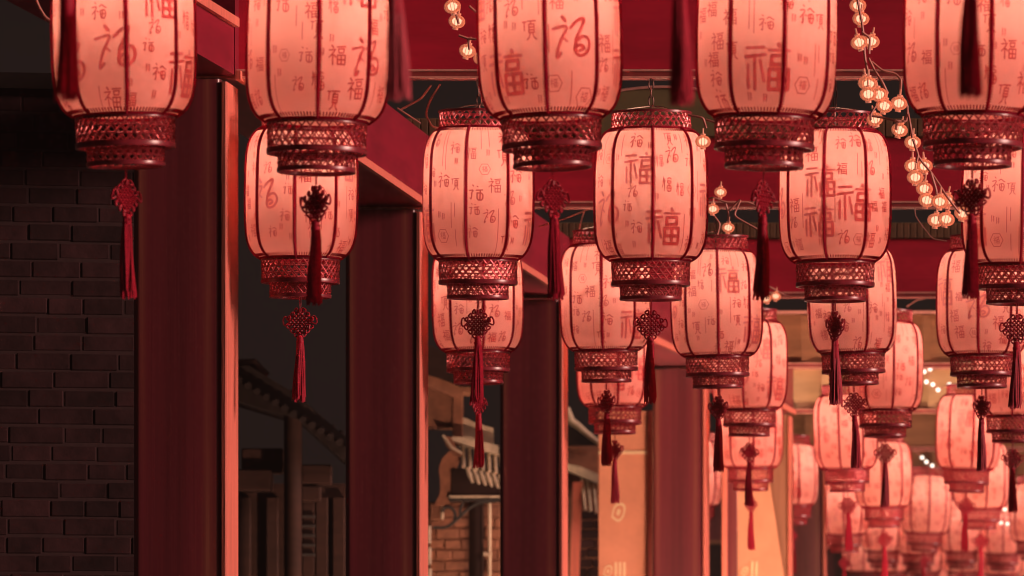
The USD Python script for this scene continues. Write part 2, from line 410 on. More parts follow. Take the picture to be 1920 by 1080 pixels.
def knot_mesh():
    ms = []
    zc, a, cr = -0.225, 0.088, 0.0105
    dirs = (np.array([1, 1]) / math.sqrt(2), np.array([-1, 1]) / math.sqrt(2))
    for s in (0, 1):
        d, e = dirs[s], dirs[1 - s]
        for i in range(6):
            off = (i - 2.5) * 0.0285
            t = np.linspace(-1, 1, 13)
            q = t[:, None] * a * d + off * e
            y = 0.012 * np.cos(np.pi * (t * a / 0.0285 + .5) + np.pi * (i + s))
            ms.append(tube(np.column_stack([q[:, 0], y, q[:, 1] + zc]) * D, cr * D, 5))
    def loop(cx, cz, ang, l, w, y=0.0):
        t = np.linspace(0, 2 * np.pi, 13)[:-1]
        p = np.column_stack([l * (1 - np.cos(t)) / 2 * 2, w * np.sin(t) * (1 - np.cos(t)) / 1.3])
        c, s_ = math.cos(ang), math.sin(ang)
        return tube(np.column_stack([cx + p[:, 0] * c - p[:, 1] * s_, y + .01 * np.sin(t), cz + p[:, 0] * s_ + p[:, 1] * c]) * D, .0095 * D, 5, closed=True)
    for sx in (-1, 1):
        for sz in (-1, 1):
            for k in (-1, 0, 1):
                m = np.array([sx, sz]) / math.sqrt(2) * a + np.array([-sx, sz]) / math.sqrt(2) * k * .057
                ms.append(loop(m[0], zc + m[1], math.atan2(sz, sx) + .15 * k, .020, .022, .008 * k))
        ms.append(loop(sx * .105, zc + .01, 0.35 if sx > 0 else math.pi - .1, .036, .042))
    ms.append(tube(np.array([(0, 0, -.085), (0, 0, -.115)]) * D, .016 * D, 6))
    return cat(ms)


def tassel_mesh(seed):
    rnd = random.Random(seed)
    z0, z1 = -.37, -.93
    ms = [lathe([(r * D, z * D) for r, z in ((.002, -.335), (.022, -.342), (.030, -.36), (.028, -.385), (.034, -.392), (.034, -.41), (.029, -.416), (.033, -.47), (.034, -.52), (.002, -.56))], 12)]
    for k in range(84):
        a, q = rnd.uniform(0, 2 * math.pi), math.sqrt(rnd.random())
        b = a + rnd.uniform(-.5, .5)
        e = z1 + rnd.uniform(-.02, .05)
        pts = []
        for t in np.linspace(0, 1, 6):
            r = q * (.026 + .036 * t ** .8) + .006 * math.sin(5 * t + a)
            an = a + (b - a) * t
            pts.append((r * math.cos(an), r * math.sin(an), z0 + (e - z0) * t))
        ms.append(tube(np.array(pts) * D, .0052 * D, 3))
    return cat(ms)


def seam_mesh(k):
    ms = []
    u0 = k * math.pi / 8
    zz = np.linspace(ZF0 + .004, ZF1 - .004, 40)
    lo, hi = [np.stack([on_paper(np.full(40, u0 + s * .0105), zz, lift) for lift in (.012,)], 0)[0] for s in (-1, 1)]
    mid = on_paper(np.full(40, u0), zz, .022)
    edge0, edge1 = on_paper(np.full(40, u0 - .013), zz, .003), on_paper(np.full(40, u0 + .013), zz, .003)
    V = np.concatenate([edge0, lo, mid, hi, edge1])
    F = []
    for r in range(4):
        for i in range(39):
            p, q = r * 40 + i, (r + 1) * 40 + i
            F += [(p, q, q + 1), (p, q + 1, p + 1)]
    ms.append(trimesh.Trimesh(V, F, process=False))
    for z in np.arange(ZF0 + .012, ZF1 - .01, .0165):
        for s in (-1, 1):
            a = on_paper(np.array([u0 + s * .011, u0 + s * .023]), np.array([z, z + .004 * s]), .009)
            ms.append(tube(a, .0042 * D, 3))
    return cat(ms)


def braid_mesh(z, up):
    a = np.arange(220) * 2 * np.pi / 220
    ms = [hoop(.357, z, .012, .012)]
    for k in range(110):
        t = 2 * np.pi * k / 110
        c, s = math.cos(t), math.sin(t)
        h = z + up * np.array([.01, .032])
        r = radius(np.clip(h, ZF0, ZF1)) + .01
        ms.append(tube(np.column_stack([r * c, r * s, h]) * D, .0052 * D, 3))
    return cat(ms)


zp = np.concatenate([ZF0 + np.linspace(0, .35, 16) ** 1.35 / .35 ** .35, np.linspace(ZF0 + .4, ZF1 - .4, 6), ZF1 - (np.linspace(.35, 0, 16) ** 1.35) / .35 ** .35])
PAPER = lathe([(radius(z) * D, z * D) for z in zp], 96)
PARTS = [
    ('shade', PAPER, 'paper', True, None),
    ('top_collar', lattice_ring(.358, .352, 1.545, 1.69, 34, (1.60,), .0066, 1), 'lattice', False, [hoop(.360, 1.690, .008, .012)]),
    ('upper_collar', lattice_ring(.345, .352, .150, .340, 34, (.215, .275), .0066, 2), 'lattice', False, [hoop(.349, .146, .010, .020), hoop(.352, .338, .006, .010)]),
    ('lower_collar', lattice_ring(.270, .276, .020, .160, 28, (.067, .113), .0066, 3), 'lattice', False, [hoop(.273, .012, .009, .016), hoop(.280, .160, .030, .006)]),
]
SEAMS = [seam_mesh(k) for k in range(8)]
BRAIDS = [braid_mesh(ZF0 + .003, 1), braid_mesh(ZF1 - .003, -1)]
KNOT = knot_mesh()
KNOT.apply_translation((0, 0, .225 * D))
KNOT.apply_scale((.86, .95, .92))
KNOT.apply_translation((0, 0, -.225 * D))
CORD = cat([tube(np.array([(s * .006, 0, .16), (s * .008, 0, .0), (s * .004, 0, -.09)]) * D, .0042 * D, 4) for s in (-1, 1)] + [tube(np.array([(-.27, 0, .155), (.27, 0, .155)]) * D, .008 * D, 5)])


def chain_mesh():
    ms = []
    for ang in (0, 2.1, 4.2):
        ms.append(tube(np.array([(.355 * math.cos(ang), .355 * math.sin(ang), 1.69), (.18 * math.cos(ang), .18 * math.sin(ang), 1.735), (0, 0, 1.755)]) * D, .005 * D, 4))
    for i, (z, l) in enumerate(((1.80, .05), (1.875, .05), (1.95, .05))):
        t = np.arange(12) * 2 * np.pi / 12
        p = np.column_stack([.022 * np.cos(t), np.zeros(12), z + l * np.sin(t)])
        if i % 2:
            p = p[:, [1, 0, 2]]
        ms.append(tube(p * D, .0065 * D, 4, closed=True))
    ms.append(tube(np.array([(0, 0, 1.985), (0, 0, 2.03)]) * D, .007 * D, 4))
    ms.append(tube(np.array([(0, 0, 1.75), (.005, 0, 1.62), (0, 0, 1.28)]) * D, .011 * D, 5))      # flex down to the bulb
    return cat(ms)


CHAIN = chain_mesh()
BULB = trimesh.creation.icosphere(1, .055 * D)
BULB.apply_scale((1, 1, 1.25))
BULB.apply_translation((0, 0, 1.22 * D))


def build_lantern(name, variant):
    t = thing(name, None, 'lantern')
    for n, m, mt, sm, hoops in PARTS:
        p = obj(n, m, mt, t, smooth=sm)
        for h in hoops or []:
            obj('hoop', h, 'hoop', p, smooth=40)
    cloth_print(t, 100 + variant, (4, 2, 5, 3)[variant])
    for s in SEAMS:
        obj('seam', s, 'seam', t, smooth=50)
    for b in BRAIDS:
        obj('braid', b, 'seam', t, smooth=50)
    obj('cord', CORD, 'cord', t)
    obj('knot', KNOT, 'cord', t, smooth=60)
    obj('tassel', tassel_mesh(variant), 'tassel', t, smooth=60)
    obj('chain', CHAIN, 'chain', t, smooth=60)
    obj('bulb', BULB, 'bulb', t, smooth=True)
    return t


first = {}
sway = random.Random(77)


def lantern(cx, w, yf, rot, variant, label, group, turn=0):
    loc = P(cx, 0, w)
    loc[2] = EYE + ((YH - yf) / w - ZF0) * D
    if variant not in first:
        t = first[variant] = build_lantern('paper_lantern', variant)
    else:
        x = UsdGeom.Xform.Define(stage, path_for('paper_lantern'))
        t = x.GetPrim()
        t.GetReferences().AddInternalReference(first[variant].GetPath())
        t.SetInstanceable(True)
    t.GetAttribute('xformOp:translate').Set(Gf.Vec3d(*map(float, loc)))
    t.GetAttribute('xformOp:rotateXYZ').Set(Gf.Vec3f(sway.gauss(0, .7), sway.gauss(0, .7), float(rot + 45 * turn)))
    tag(t, label, 'lantern', group)


# ---------------------------------------------------------------- the setting: ground, posts, beams
g = bx(-60, 60, -30, 130, -0.3, 0.0)
tag(obj('ground', g, 'stone'), kind='structure')

WROW = {0: 380.0, 1: 263.0, 2: 207.0, 3: 167.0, 4: 139.5, 5: 118.0, 6: 104.0, 7: 92.5, 8: 83.5, 9: 76.0, 10: 70.0}
ZR = EYE + 6.10 * D                       # underside of the hanging rails
POSTX = {1: -150, 2: 445, 3: 803, 4: 1066, 5: 1332, 6: 1489, 7: 1553}    # right edge of the post standing in each row, in photograph pixels
rng = random.Random(7)


def row_x(px, row):
    return (px - 960) / WROW[row] * D


def row_y(row):
    return FPX / WROW[row] * D


POSTLABEL = {2: 'nearest dark red post, between the brick wall and the two leftmost lanterns', 3: 'dark red post right of the dim old house, second from the left',
             4: 'dark red post right of the house with the pale eave tiles', 5: 'brownish red post right of the orange banner',
             6: 'far post lit orange with a dark diagonal shade across it', 7: 'small far dark post low among the farthest lanterns'}
for r in (2, 3, 4, 5, 6, 7):
    x1, y = row_x(POSTX[r], r), row_y(r)
    wd, dp = .92 * D, .77 * D
    t = thing('timber_post', POSTLABEL[r], 'post', (x1 - wd / 2, y, 0), 0, 'posts along the left side of the passage')
    sh = Polygon([(-wd / 2, -dp / 2), (wd / 2 - .042, -dp / 2), (wd / 2 - .042, dp / 2), (-wd / 2, dp / 2)]).buffer(-.018).buffer(.018, quad_segs=4)
    body = trimesh.creation.extrude_polygon(sh, ZR - .012, engine='earcut')
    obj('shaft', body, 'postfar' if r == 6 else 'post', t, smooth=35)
    # passage-side light put into a pale board, skewed like the passage
    sk = .119
    fb = Polygon([(wd / 2 - .0405, -dp / 2 - .004), (wd / 2 - .030, -dp / 2 - .006), (wd / 2 - .026, -dp / 2 - .004), (wd / 2 - .002, dp / 2), (wd / 2 - .0405, dp / 2)])
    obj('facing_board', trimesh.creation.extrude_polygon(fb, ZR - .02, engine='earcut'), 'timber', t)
    obj('plinth', bevel_box(-wd / 2 - .06, wd / 2 + .06, -dp / 2 - .06, dp / 2 + .06, 0, .28, .02), 'stone', t)

# long beams from post to post
def long_beam(r0, r1, z0, h, trim_top, label):
    a = np.array([row_x(POSTX[r0], r0), row_y(r0)])
    b = np.array([row_x(POSTX[r1], r1), row_y(r1)])
    d = (b - a) / np.linalg.norm(b - a)
    n = np.array([d[1], -d[0]])             # to the right
    L = np.linalg.norm(b - a)
    t = thing('long_beam', label, 'beam', (a[0], a[1], ZR), math.degrees(math.atan2(d[1], d[0])), 'beams along the left side of the passage')
    W = .80 * D
    obj('timber', bx(-.05, L - .06, 0.0, W, z0 * D, (z0 + h) * D), 'beamred', t)
    zt = (z0 + h) * D if trim_top else z0 * D
    obj('edge_strip', bx(-.05, L - .06, -.016, -.001, zt - .014, zt + .012), 'timber', t)  # pale strip paints the light caught along the beam edge
    return t


long_beam(1, 2, .02, .47, True, 'crimson beam with a pale upper edge running in over the nearest post')
long_beam(2, 3, .02, .80, False, 'crimson beam with a pale lower edge running onto the second post')
long_beam(3, 4, .02, .80, False, 'crimson beam running from the second onto the third post')
long_beam(4, 5, .02, .80, False, 'crimson beam running from the third onto the fourth post')
long_beam(5, 6, .02, .80, False, 'far crimson beam running from the fourth onto the fifth post')

BEAMLAB = {1: 'crimson cross beam above the frame carrying the nearest full lanterns', 2: 'crimson cross beam along the top carrying the second row of lanterns', 3: 'crimson cross beam carrying the third row of lanterns',
           4: 'crimson cross beam carrying the fourth row of lanterns', 5: 'brown panelled cross beam carrying the fifth row of lanterns', 6: 'brightly lit ochre cross beam carrying the sixth row of lanterns',
           7: 'brown cross beam below the lit ochre one', 8: 'dark cross beam deep behind the far lanterns', 9: 'cross beam above the second farthest lantern row', 10: 'farthest cross beam at the end of the passage', 0: 'cross beam above the frame carrying the lanterns nearest the camera'}
for r in range(0, 11):
    y = row_y(r)
    x0 = row_x(POSTX[r], r) - .9 * D if r in POSTX else (-8 if r == 0 else row_x(POSTX[7], 7) - .3 + (r - 7) * 1.6 * D)
    if r == 0:
        x0 = -2.0
    x1 = x0 + 13.5 * D
    main = 'crimson' if r <= 4 else ('litboard' if r == 6 else 'brownboard')
    t = thing('cross_beam', BEAMLAB[r], 'beam', ((x0 + x1) / 2, y, ZR), 0, 'cross beams that carry the lantern rows')
    hw = (x1 - x0) / 2
    top = .80 if r != 5 else .86
    obj('board', bx(-hw, hw, .03, .11, .085 * D, top * D), main, t)
    obj('rail', bx(-hw, hw, -.012, .10, .012 * D, .078 * D), 'rail', t)
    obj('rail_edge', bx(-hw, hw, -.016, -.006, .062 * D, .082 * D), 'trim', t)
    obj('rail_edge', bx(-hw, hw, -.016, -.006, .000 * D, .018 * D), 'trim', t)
    if r in (1, 2, 3, 4):
        obj('valance', bx(-hw, hw, .02, .05, (top + .005) * D, (top + .22) * D), 'olive', t)
        n = 150
        tag(obj('reed', cat([bevel_box(-hw + k * 2 * hw / n + .001, -hw + (k + 1) * 2 * hw / n - .001, .010, .019, (top + .01) * D, (top + .215) * D, .003) for k in range(n)]), 'reed', t), kind='stuff')
    else:
        obj('capping', bx(-hw, hw, -.02, .13, (top + .003) * D, (top + .05) * D), 'trim', t)
        for k in range(14):
            xk = -hw + (k + .5) * 2 * hw / 14
            obj('stile', bx(xk - .02, xk + .02, .008, .028, .10 * D, (top - .02) * D), 'brownboard' if r != 6 else 'litboard', t)

# olive canvas behind the second rail
pts = [P(1085, 250, 168)]
cx0, cx1 = P(1085, 0, 168)[0], P(1405, 0, 168)[0]
zb, zt = P(0, 250, 168)[2], P(0, 158, 168)[2]
xs = np.linspace(cx0, cx1, 15)
arch = Polygon([(x, zt - .05 * (2 * (x - cx0) / (cx1 - cx0) - 1) ** 2) for x in xs] + [(cx1, zb), (cx0, zb)])
yy = row_y(3) - .05
t = thing('canvas_panel', 'olive canvas panel with an arched top edge behind the second hanging rail', 'canvas', ((cx0 + cx1) / 2, yy, zb))
pan = prism(affinity.translate(arch, -(cx0 + cx1) / 2, -zb), 0, .012)
obj('cloth', pan, 'olive', t)
obj('hem', tube(np.array([(x - (cx0 + cx1) / 2, -.004, zt - .05 * (2 * (x - cx0) / (cx1 - cx0) - 1) ** 2 - zb) for x in xs]), .005, 5), 'trim', t)

# ---------------------------------------------------------------- the lanterns, row by row
LAN = [
    # centre x, row, paper's lower edge y, turn, pattern, label
    (125, 0, -305, 12, 1, 'lantern above the frame whose blurred tassel hangs before the top left lantern'),
    (741, 0, -305, -8, 2, 'lantern above the frame whose blurred tassel hangs right of the second front lantern'),
    (1276, 0, -295, 5, 3, 'lantern above the frame, its blurred tassel between two front lanterns at top centre'),
    (1824, 0, -310, 20, 0, 'lantern above the frame whose blurred dark tassel hangs before the top right lantern'),
    (236, 1, 219, 5, 0, 'big lit red paper lantern at top left, before the dark brick wall'),
    (593, 1, 230, 2, 1, 'big lit paper lantern at top, second from the left, hanging lowest of the front row'),
    (1036, 1, 221, -4, 2, 'big lit paper lantern at top centre, right of the first mini lantern string'),
    (1432, 1, 221, 13, 3, 'big lit paper lantern at the top, left of the long mini lantern string'),
    (1823, 1, 218, 11, 1, 'big lit paper lantern in the top right corner behind a blurred dark tassel'),
    (563, 2, 485, -5, 2, 'lit lantern below the second front lantern, its tassel before the dark gap between posts'),
    (896, 2, 487, -13, 3, 'lit lantern hanging just right of the second post with a black wire loop above'),
    (1220, 2, 489, 1, 0, 'lit lantern in the second row at centre with a large block character near its middle'),
    (1566, 2, 491, -14, 2, 'lit lantern in the second row left of the cascading mini lanterns'),
    (1907, 2, 497, 0, 3, 'lit lantern of the second row cut by the right edge of the frame'),
    (897, 3, 660, 8, 1, 'lit lantern half hidden under the lantern at the second post'),
    (1137, 3, 657, -6, 3, 'lit lantern of the third row right of the third post, a tassel to its right'),
    (1346, 3, 668, 0, 2, 'lit lantern of the third row under one glowing mini lantern'),
    (1601, 3, 662, 17, 0, 'lit lantern of the third row behind and below the lantern left of the cascade'),
    (1841, 3, 667, -9, 1, 'lit lantern of the third row near the right edge behind a dark tassel tip'),
    (1153, 4, 763, 4, 2, 'lit lantern just above the orange banner'),
    (1405, 4, 768, -12, 0, 'lit lantern of the fourth row right of the brownish post'),
    (1660, 4, 770, 10, 3, 'lit lantern of the fourth row before the brightly lit ochre beam'),
    (1899, 4, 780, -5, 1, 'lit lantern of the fourth row cut by the right edge, dark tassel above it'),
    (1408, 5, 878, 3, 1, 'lit lantern low right of the brownish post, tassel over the narrow orange banner'),
    (1589, 5, 880, -15, 2, 'lit lantern of the fifth row with gold lit collars, left in the far cluster'),
    (1812, 5, 881, 6, 0, 'lit lantern of the fifth row right of the white fairy lights'),
    (1303, 6, 950, 0, 3, 'lantern mostly hidden behind the brownish post'),
    (1486, 6, 949, 14, 3, 'lantern of the sixth row partly cut by the pale edge of the orange lit post'),
    (1658, 6, 952, -7, 1, 'lantern of the sixth row with gold lit collars under a thin tassel'),
    (1839, 6, 955, 9, 2, 'lantern of the sixth row with gold lit collars near the right edge'),
    (1420, 7, 1000, 0, 0, 'lantern whose left side peeps out behind the orange lit post'),
    (1583, 7, 1003, -3, 0, 'blurred far lantern low under the leftmost gold collared one'),
    (1733, 7, 1001, 5, 2, 'blurred far lantern amid the far cluster, beneath the second set of fairy lights'),
    (1939, 7, 1017, -10, 3, 'blurred far lantern at the right edge of the frame, low down'),
    (1516, 8, 1034, 10, 1, 'blurred far lantern at the bottom just right of the orange lit post'),
    (1655, 8, 1035, -4, 3, 'blurred far lantern at the bottom with dark collars left in the far cluster'),
    (1803, 8, 1036, 7, 0, 'blurred far lantern at the bottom with red collars right in the far cluster'),
    (1618, 9, 1072, 0, 2, 'faint lantern cut by the bottom edge, the one farthest left'),
    (1733, 9, 1074, 8, 1, 'faint lantern cut by the bottom edge beneath a hanging tassel'),
    (1876, 9, 1078, -8, 3, 'faint lantern cut by the bottom edge near the right corner'),
    (1690, 10, 1098, 3, 0, 'farthest lantern, only a sliver at the bottom edge left of the middle tassel'),
    (1930, 10, 1098, 3, 1, 'farthest lantern in the bottom right corner'),
    (1800, 10, 1100, -6, 2, 'farthest lantern under the red collared one at the bottom'),
    (1722, 8, 1040, 12, 1, 'blurred far lantern of the eighth row in the middle of the far cluster'),
    (1880, 8, 1040, -3, 2, 'blurred far lantern of the eighth row right in the far cluster'),
    (1676, 9, 1073, 5, 3, 'faint lantern at the bottom edge just right of the dark collared one'),
    (1806, 9, 1073, -5, 1, 'faint lantern at the bottom edge directly behind the red collared one'),
    (1752, 10, 1098, 9, 3, 'farthest lantern at the bottom edge right of the middle tassel'),
    (1864, 10, 1098, 2, 0, 'farthest lantern at the bottom edge left of the right corner'),
]
ROWNAME = ['lanterns above the frame', 'lanterns of the front row', 'lanterns of the second row', 'lanterns of the third row', 'lanterns of the fourth row', 'lanterns of the fifth row',
           'lanterns of the sixth row', 'lanterns of the seventh row', 'lanterns of the eighth row', 'lanterns of the ninth row', 'farthest lanterns']
turns = random.Random(21)
for cx, r, yf, rot, var, lab in LAN:
    lantern(cx, 97.5 if cx == 1486 else WROW[r], yf, rot, var, lab, ROWNAME[r], turns.choice((0, 0, 1, -1, 4, 4, 3, 5)))

# ---------------------------------------------------------------- strings of mini lanterns
def mini_parts(t, c, R, lean):
    prof = [(.001, -.98), (.30, -.96), (.36, -.86), (.62, -.74), (.88, -.45), (1.0, 0), (.88, .45), (.62, .74), (.36, .86), (.28, .96), (.001, .98)]
    rot = trimesh.transformations.rotation_matrix(lean, (0.3, 1, 0))
    b = lathe([(a * R, z * R * .86) for a, z in prof], 16)
    ribs = []
    for k in range(14):
        a = 2 * math.pi * k / 14
        q = np.array([(r * R * 1.02 * math.cos(a), r * R * 1.02 * math.sin(a), z * R * .86) for r, z in prof[2:-2]])
        ribs.append(tube(q, R * .045, 3))
    ribs = cat(ribs)
    caps = ([lathe([(.001, R * .84), (R * .34, R * .84), (R * .34, R * 1.02), (R * .12, R * 1.06), (R * .10, R * 1.75), (.001, R * 1.76)], 10),
                lathe([(.001, -R * 1.04), (R * .36, -R * 1.04), (R * .36, -R * .83), (.001, -R * .82)], 10)])
    core = lathe([(a * R * .60, z * R * .50) for a, z in prof], 12)
    for m in (b, ribs, core, *caps):
        m.apply_transform(rot)
        m.apply_translation(c)
    p = obj('mini_lantern', b, 'mini', t, smooth=50)
    obj('rib_cage', ribs, 'minirib', p)
    obj('glowing_core', core, 'core', p, smooth=50)
    for m in caps:
        obj('cap', m, 'minirib', p, smooth=40)


def light_string(name, pts, w, R, label, rnd, wires, jitter=.5):
    o = P(pts[0][0], pts[0][1], w)
    t = thing(name, label, 'string lights', o)
    for (x, y) in pts:
        c = P(x, y, w + rnd.uniform(-6, 6)) - o
        c[1] *= jitter
        mini_parts(t, c, R, rnd.uniform(-.3, .3))
    for wl in wires:
        q = np.array([P(x, y, w) - o for x, y in wl])
        q2 = np.array([(a[0], a[1] + rnd.uniform(-.02, .02), a[2]) for a in q])
        s = np.column_stack([np.interp(np.linspace(0, len(q2) - 1, 6 * len(q2)), range(len(q2)), q2[:, k]) for k in range(3)])
        for _ in range(2):
            s[1:-1] = (s[:-2] + 2 * s[1:-1] + s[2:]) / 4
        obj('wire', tube(s, .0034, 4), 'wire', t, smooth=60)
    return t


rnd = random.Random(3)
R = 15.5 / 222 * D
light_string('mini_lantern_string', [(1604, 20), (1612, 40), (1613, 75), (1625, 95), (1620, 163), (1637, 160), (1635, 146), (1651, 173), (1661, 194), (1686, 193)], 222, R,
             'upper string of glowing mini lanterns bunched between the two right front lanterns', rnd,
             [[(1600, -60), (1608, 5), (1618, 50), (1622, 110), (1628, 140)], [(1628, 110), (1640, 130), (1655, 155), (1665, 175)], [(1635, 115), (1655, 132), (1680, 137), (1690, 150), (1688, 178)], [(1616, 60), (1632, 70), (1630, 100)]])
light_string('mini_lantern_string', [(1633, 237), (1681, 253), (1710, 269), (1707, 317), (1731, 315), (1718, 330), (1742, 342), (1747, 363), (1773, 364), (1768, 385), (1785, 398), (1756, 411), (1798, 408)], 215, R * 1.02,
             'long string of glowing mini lanterns cascading down to the right before the crimson beam', rnd,
             [[(1650, 185), (1632, 215), (1632, 226)], [(1632, 216), (1660, 220), (1681, 228), (1700, 227), (1702, 200), (1690, 180)], [(1681, 228), (1681, 243)], [(1702, 205), (1706, 235), (1711, 258)],
              [(1711, 262), (1722, 290), (1718, 305)], [(1720, 288), (1730, 303)], [(1730, 305), (1745, 320), (1760, 345), (1775, 370), (1800, 400)], [(1745, 325), (1756, 360), (1757, 400)]])
light_string('mini_lantern_string', [(848, 8), (858, 57), (877, 102), (903, 95)], 222, R,
             'short string of four glowing mini lanterns left of the top centre lantern', rnd,
             [[(845, -60), (848, 0), (856, 30), (860, 45)], [(860, 66), (878, 72), (880, 92)], [(878, 72), (895, 74), (905, 60), (900, 30), (880, 12)]])
light_string('mini_lantern_string', [(1323, 250)], 212, R * .95,
             'single glowing mini lantern beside the second row centre lantern', rnd, [[(1290, 215), (1318, 222), (1324, 240)], [(1324, 224), (1345, 232)]])
light_string('mini_lantern_string', [(1338, 388), (1345, 376), (1365, 428), (1310, 395)], 176, R * .95,
             'tangle of mini lanterns with one lit bulb above the third row centre lantern', rnd,
             [[(1310, 385), (1335, 370), (1360, 380), (1400, 378), (1420, 385)], [(1360, 380), (1366, 400), (1366, 418)], [(1368, 395), (1390, 372), (1375, 405), (1420, 430)], [(1332, 395), (1350, 420), (1345, 440)]])
light_string('mini_lantern_string', [(1442, 551), (1456, 553)], 146, R * .95,
             'pair of dim mini lanterns on a rail left of the third row lantern', rnd, [[(1425, 540), (1445, 538), (1475, 556), (1520, 552)], [(1445, 540), (1455, 545)]])


def led_string(pts, w, R, label, wl):
    o = P(pts[0][0], pts[0][1], w)
    t = thing('fairy_light_string', label, 'string lights', o)
    for x, y in pts:
        m = trimesh.creation.icosphere(1, R)
        m.apply_translation(P(x, y, w) - o)
        obj('bulb', m, 'led', t, smooth=True)
    obj('wire', tube(np.array([P(x, y, w) - o for x, y in wl]), .003, 4), 'wire', t)


led_string([(1733, 697), (1744, 692), (1737, 716), (1749, 721), (1759, 731), (1780, 721)], 110, .012, 'white fairy lights glowing before the lit ochre beam', [(1725, 680), (1733, 697), (1744, 692), (1737, 716), (1749, 721), (1759, 731), (1780, 721)])
led_string([(1729, 858), (1737, 866), (1748, 873)], 98, .012, 'white fairy lights left of the lantern with gold collars, lower in the far cluster', [(1715, 845), (1729, 858), (1737, 866), (1748, 873), (1765, 890)])
led_string([(1884, 955), (1877, 980), (1889, 982)], 96, .011, 'white fairy lights low at the right of the gold collared lantern', [(1890, 940), (1884, 955), (1877, 980), (1889, 982)])


def cable(pts, w, label, r=.0032, m='wire'):
    o = P(pts[0][0], pts[0][1], w)
    q = np.array([P(x, y, w) - o for x, y in pts])
    s = np.column_stack([np.interp(np.linspace(0, len(q) - 1, 6 * len(q)), range(len(q)), q[:, k]) for k in range(3)])
    for _ in range(3):
        s[1:-1] = (s[:-2] + 2 * s[1:-1] + s[2:]) / 4
    p = obj('cable', tube(s + o, r, 5), m, smooth=60)
    tag(p, label, 'cable')


cable([(825, 158), (805, 190), (798, 215), (810, 238), (832, 242)], 205, 'thin cable looping from the rail to the lantern at the second post')
cable([(808, 160), (790, 185), (752, 205)], 206, 'thin cable running left from the rail into the dark')
cable([(745, 203), (768, 218), (789, 232)], 188, 'short pale wire slanting before the black gap', r=.003)
cable([(1130, 384), (1095, 395), (1060, 410), (1010, 425)], 166, 'thin wire slanting left from the rail beside the knot')
cable([(1100, 386), (1092, 405), (1086, 430)], 166, 'short wire dropping to the top of the third row lantern')
cable([(64, -10), (72, 12), (84, 32), (103, 46)], 240, 'yellowish cable in the top left corner', r=.004)
cable([(1715, 388), (1716, 405), (1730, 425), (1748, 448), (1775, 452)], 172, 'loose thin wire hanging right of the second row lantern', r=.002)
cable([(1700, 575), (1720, 562), (1755, 556)], 130, 'thin wire in the dark slot above the brown beam', r=.003)

# ---------------------------------------------------------------- the old wall at the far left
def brick_panel(parent, x0, x1, z0, z1, L, H, gap, m, rnd, depth=.03, y=0.0):
    row = 0
    z = z0
    while z < z1 - H * .5:
        x = x0 - (L / 2 if row % 2 else 0) - rnd.uniform(0, .2) * L
        while x < x1:
            Lk = L * rnd.uniform(.72, 1.2)
            a, b = max(x, x0), min(x + Lk, x1) - gap
            if b - a > gap * 2:
                dy = rnd.uniform(0, .004 if depth < .01 else .008)
                mm = bevel_box(a, b, y - depth - dy, y + .005, z + rnd.uniform(0, .005), z + H - gap - rnd.uniform(0, .003), .004)
                obj('brick', mm, m, parent)
            x += Lk
        z += H
        row += 1


o = P(130, 1410, 190)
t = thing('brick_wall', 'dim dark brick wall at the far left edge', 'wall', (o[0], o[1], 0), 12)
ztop = P(0, 170, 190)[2]
obj('wall_core', bx(-.55, .34, -.0035, .2, 0, ztop), 'mortar_old', t)
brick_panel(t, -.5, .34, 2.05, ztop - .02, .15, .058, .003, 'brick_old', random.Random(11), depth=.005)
obj('coping', bx(-.58, .37, -.05, .24, ztop, ztop + .05), 'roofdark', t)

# ---------------------------------------------------------------- old houses on the left, seen between the posts
def rel(o, w):
    return lambda x, y: ((x - 960) / w * D - o[0], EYE + (YH - y) / w * D - o[2])


def pxbox(f, x0, y0, x1, y1, d0, d1, r=.006):
    a, b = f(x0, y1), f(x1, y0)
    return bevel_box(a[0], b[0], d0, d1, a[1], b[1], r)


def pxprism(f, pts, d0, d1):
    return prism(Polygon([f(*p) for p in pts]).buffer(0), d0, d1)


# house A, dim: its shade is put into the near-black wood and tile
WA = 128
o = P(545, YH, WA); o[2] = 0
f = rel(o, WA)
t = thing('old_house', 'dim old timber house between the first two posts', 'house', o)
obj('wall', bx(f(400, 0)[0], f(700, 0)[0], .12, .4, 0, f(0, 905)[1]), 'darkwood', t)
obj('roof', pxprism(f, [(400, 700), (470, 690), (505, 712), (560, 745), (640, 815), (690, 850), (690, 880), (640, 862), (560, 790), (400, 742)], -.25, .5), 'roofdark', t)
rf = stage.GetPrimAtPath(str(t.GetPath()) + '/roof')
for k in range(13):
    a = f(452 + k * 17, 715 + k * 10.5)
    m = tube(np.array([(a[0], -.30, a[1] - .01), (a[0], .1, a[1] + .05)]), .017, 8)
    obj('tile', m, 'roofdark', rf, smooth=40)
obj('ridge', tube(np.array([(f(440, 690)[0], -.2, f(440, 690)[1]), (f(478, 690)[0], -.2, f(478, 688)[1]), (f(500, 715)[0], -.2, f(500, 712)[1])]), .03, 8), 'darkwood', rf, smooth=40)
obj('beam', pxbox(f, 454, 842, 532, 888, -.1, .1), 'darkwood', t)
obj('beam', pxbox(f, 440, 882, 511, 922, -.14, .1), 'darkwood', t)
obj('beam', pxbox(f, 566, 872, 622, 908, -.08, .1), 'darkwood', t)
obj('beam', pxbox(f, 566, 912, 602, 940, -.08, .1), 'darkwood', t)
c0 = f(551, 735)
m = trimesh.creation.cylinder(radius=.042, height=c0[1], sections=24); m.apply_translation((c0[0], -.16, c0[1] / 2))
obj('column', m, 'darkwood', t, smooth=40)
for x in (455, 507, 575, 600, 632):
    obj('panel', pxbox(f, x - 10, 930, x + 14, 1150, .08, .118), 'darkwood', t)
